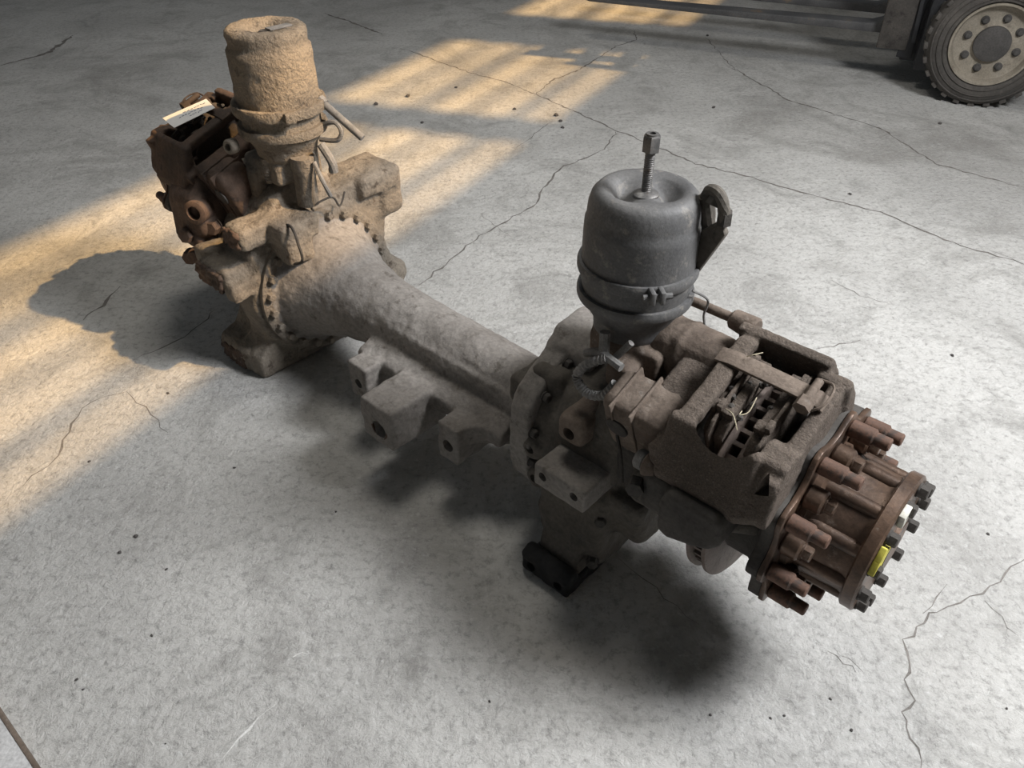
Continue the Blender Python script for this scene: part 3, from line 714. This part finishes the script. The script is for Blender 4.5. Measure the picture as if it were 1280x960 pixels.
def tq(u, v): return q[0].lerp(q[3], u).lerp(q[1].lerp(q[2], u), v) + n * .0018
for v, u0, u1 in ((.28, .40, .92), (.52, .25, .80), (.74, .45, .72)):
    u = u0
    while u < u1:
        w = random.uniform(.03, .07); a = random.uniform(-.04, .04)
        vs_ = [b.verts.new(tq(u, v + a - .03)), b.verts.new(tq(u + w, v + a * .3 - .03)), b.verts.new(tq(u + w, v + a * .3 + .03)), b.verts.new(tq(u, v + a + .03))]
        b.faces.new(vs_); u += w + random.uniform(.012, .03)
obj('handwriting', b, 'ink', pt)

# ================================================================== FORKLIFT
fl = bpy.data.objects.new('forklift', None); COL.objects.link(fl)
FW = Vector((-.918, .396, 0))
fl.location = (2.545, 4.37, 0); fl.rotation_euler = (0, 0, math.atan2(FW.y, FW.x))
tag(fl, 'dark forklift truck with low forks parked behind the axle', 'forklift')
def make_wheel(y_out, r=.325, w=.21):
    """y_out: outer face; +y is outwards"""
    s = 1 if y_out > -.5 else -1
    T = Matrix.Translation((0, y_out, r)) @ Matrix.Diagonal((1, s, 1, 1))
    b = bm_()
    lathe(b, (0, 0, 0), (0, -1, 0), [(.205, .012), (.215, -.004), (.25, -.012), (.285, -.004), (.308, .016), (.32, .045), (.32, w - .045), (.308, w - .016), (.28, w), (.205, w)], 72, T, closed=False)
    for k in range(26):
        R_ = T @ Matrix.Rotation(2 * PI * k / 26, 4, 'Y')
        box(b, (-.017, -.085, .305), (.017, -.012, .327), .005, R_); 
        box(b, (-.017, -w + .012, .305), (.017, -w + .085, .327), .005, R_ @ Matrix.Rotation(PI / 26, 4, 'Y'))
    for rr in (.232, .262, .288): lathe(b, (0, .0, 0), (0, -1, 0), [(rr - .004, -.008), (rr, -.0155 if rr < .27 else -.010), (rr + .004, -.008)], 72, T, closed=False)
    wh = obj('tyre', b, 'tyre', fl)
    b = bm_()
    lathe(b, (0, 0, 0), (0, -1, 0), [(.207, .0), (.205, -.006), (.196, -.006), (.188, .010), (.183, .035), (.165, .045), (.095, .040), (.085, .03), (0, .03)], 64, T, closed=False)
    rim = obj('rim', b, 'rim_paint', wh)
    b = bm_(); lathe(b, (0, 0, 0), (0, -1, 0), [(0, .012), (.075, .012), (.088, .018), (.092, .045)], 40, T); obj('wheel_centre', b, 'hub_dark', rim)
    for k in range(8):
        a = 2 * PI * (k + .3) / 8
        b = bm_(); lathe(b, (.130 * math.cos(a), -.044, .130 * math.sin(a)), (0, 1, 0), [(.021, 0), (.021, .007), (.017, .011)], 18, T); hexbolt(b, (.130 * math.cos(a), -.034, .130 * math.sin(a)), (0, 1, 0), .014, .014, T)
        obj('wheel_nut', b, 'hub_dark', rim)
    return wh
make_wheel(.0); make_wheel(-1.12)
def fork(y0):
    b = bm_()
    prism(b, [(.50, .27), (.56, .262), (2.35, .275), (2.40, .285), (2.35, .293), (.62, .31), (.56, .33), (.56, .85), (.50, .85)], 'y', y0 - .12, y0, .004)
    obj('fork_arm', b, 'fork_steel', fl)
fork(-.30); fork(-.78)
b = bm_(); box(b, (.43, -.95, .30), (.50, -.22, .42), .006); box(b, (.43, -.95, .72), (.50, -.22, .84), .006); obj('carriage', b, 'lift_black', fl)
for y in (-.30, -.88):
    b = bm_(); box(b, (.30, y - .05, .14), (.42, y + .05, 2.1), .008); box(b, (.36, y + .05, .16), (.44, y + .075, 2.1), .004); obj('mast_rail', b, 'lift_black', fl)
b = bm_(); box(b, (.34, -.86, 1.95), (.42, -.32, 2.06), .006); box(b, (.34, -.86, .20), (.42, -.32, .34), .006); obj('mast_crossbar', b, 'lift_black', fl)
b = bm_(); box(b, (.40, -.255, .20), (.56, -.215, .75), .006); obj('carriage_side', b, 'oily_iron', fl)
b = bm_(); box(b, (.18, -.24, .12), (.34, -.14, .80), .012); prism(b, [(.36, .25), (.385, .25), (.40, .50), (.39, .62)], 'y', -.225, -.20, .002); obj('axle_bracket', b, 'lift_black', fl)
b = bm_()
box(b, (-1.75, -1.02, .16), (.22, -.10 - .12, .62), .03); prism(b, [(-.42, .60), (.28, .60), (.30, .72), (.12, .80), (-.35, .80), (-.45, .70)], 'y', -.22, .01, .02)
obj('chassis', b, 'lift_black', fl)
b = bm_(); prism(b, [(-2.15, .25), (-1.3, .25), (-1.3, .95), (-1.5, 1.05), (-2.0, 1.02), (-2.18, .85)], 'y', -1.08, -.05, .06); box(b, (-1.4, -.95, .6), (-.5, -.2, .92), .04); obj('counterweight', b, 'lift_paint', fl)
for x in (.12, -1.45):
    for y in (-.16, -1.0):
        b = bm_(); box(b, (x - .03, y - .03, .7), (x + .03, y + .03, 2.02), .006); obj('guard_post', b, 'lift_black', fl)
b = bm_(); box(b, (-1.5, -1.04, 2.0), (.16, -.98, 2.06), .006); box(b, (-1.5, -.19, 2.0), (.16, -.13, 2.06), .006)
for k in range(7): box(b, (-1.48 + k * .26, -1.0, 2.01), (-1.42 + k * .26, -.15, 2.05), .004)
obj('overhead_guard', b, 'lift_black', fl)
for y in (-.16, -1.0):
    b = bm_(); lathe(b, (-1.65, y, .25), (0, -1, 0), [(.14, 0), (.24, .01), (.25, .03), (.25, .13), (.24, .15), (.14, .16)], 40); lathe(b, (-1.65, y, .25), (0, -1, 0), [(.14, .02), (.14, .14)], 24); obj('rear_tyre', b, 'tyre', fl)
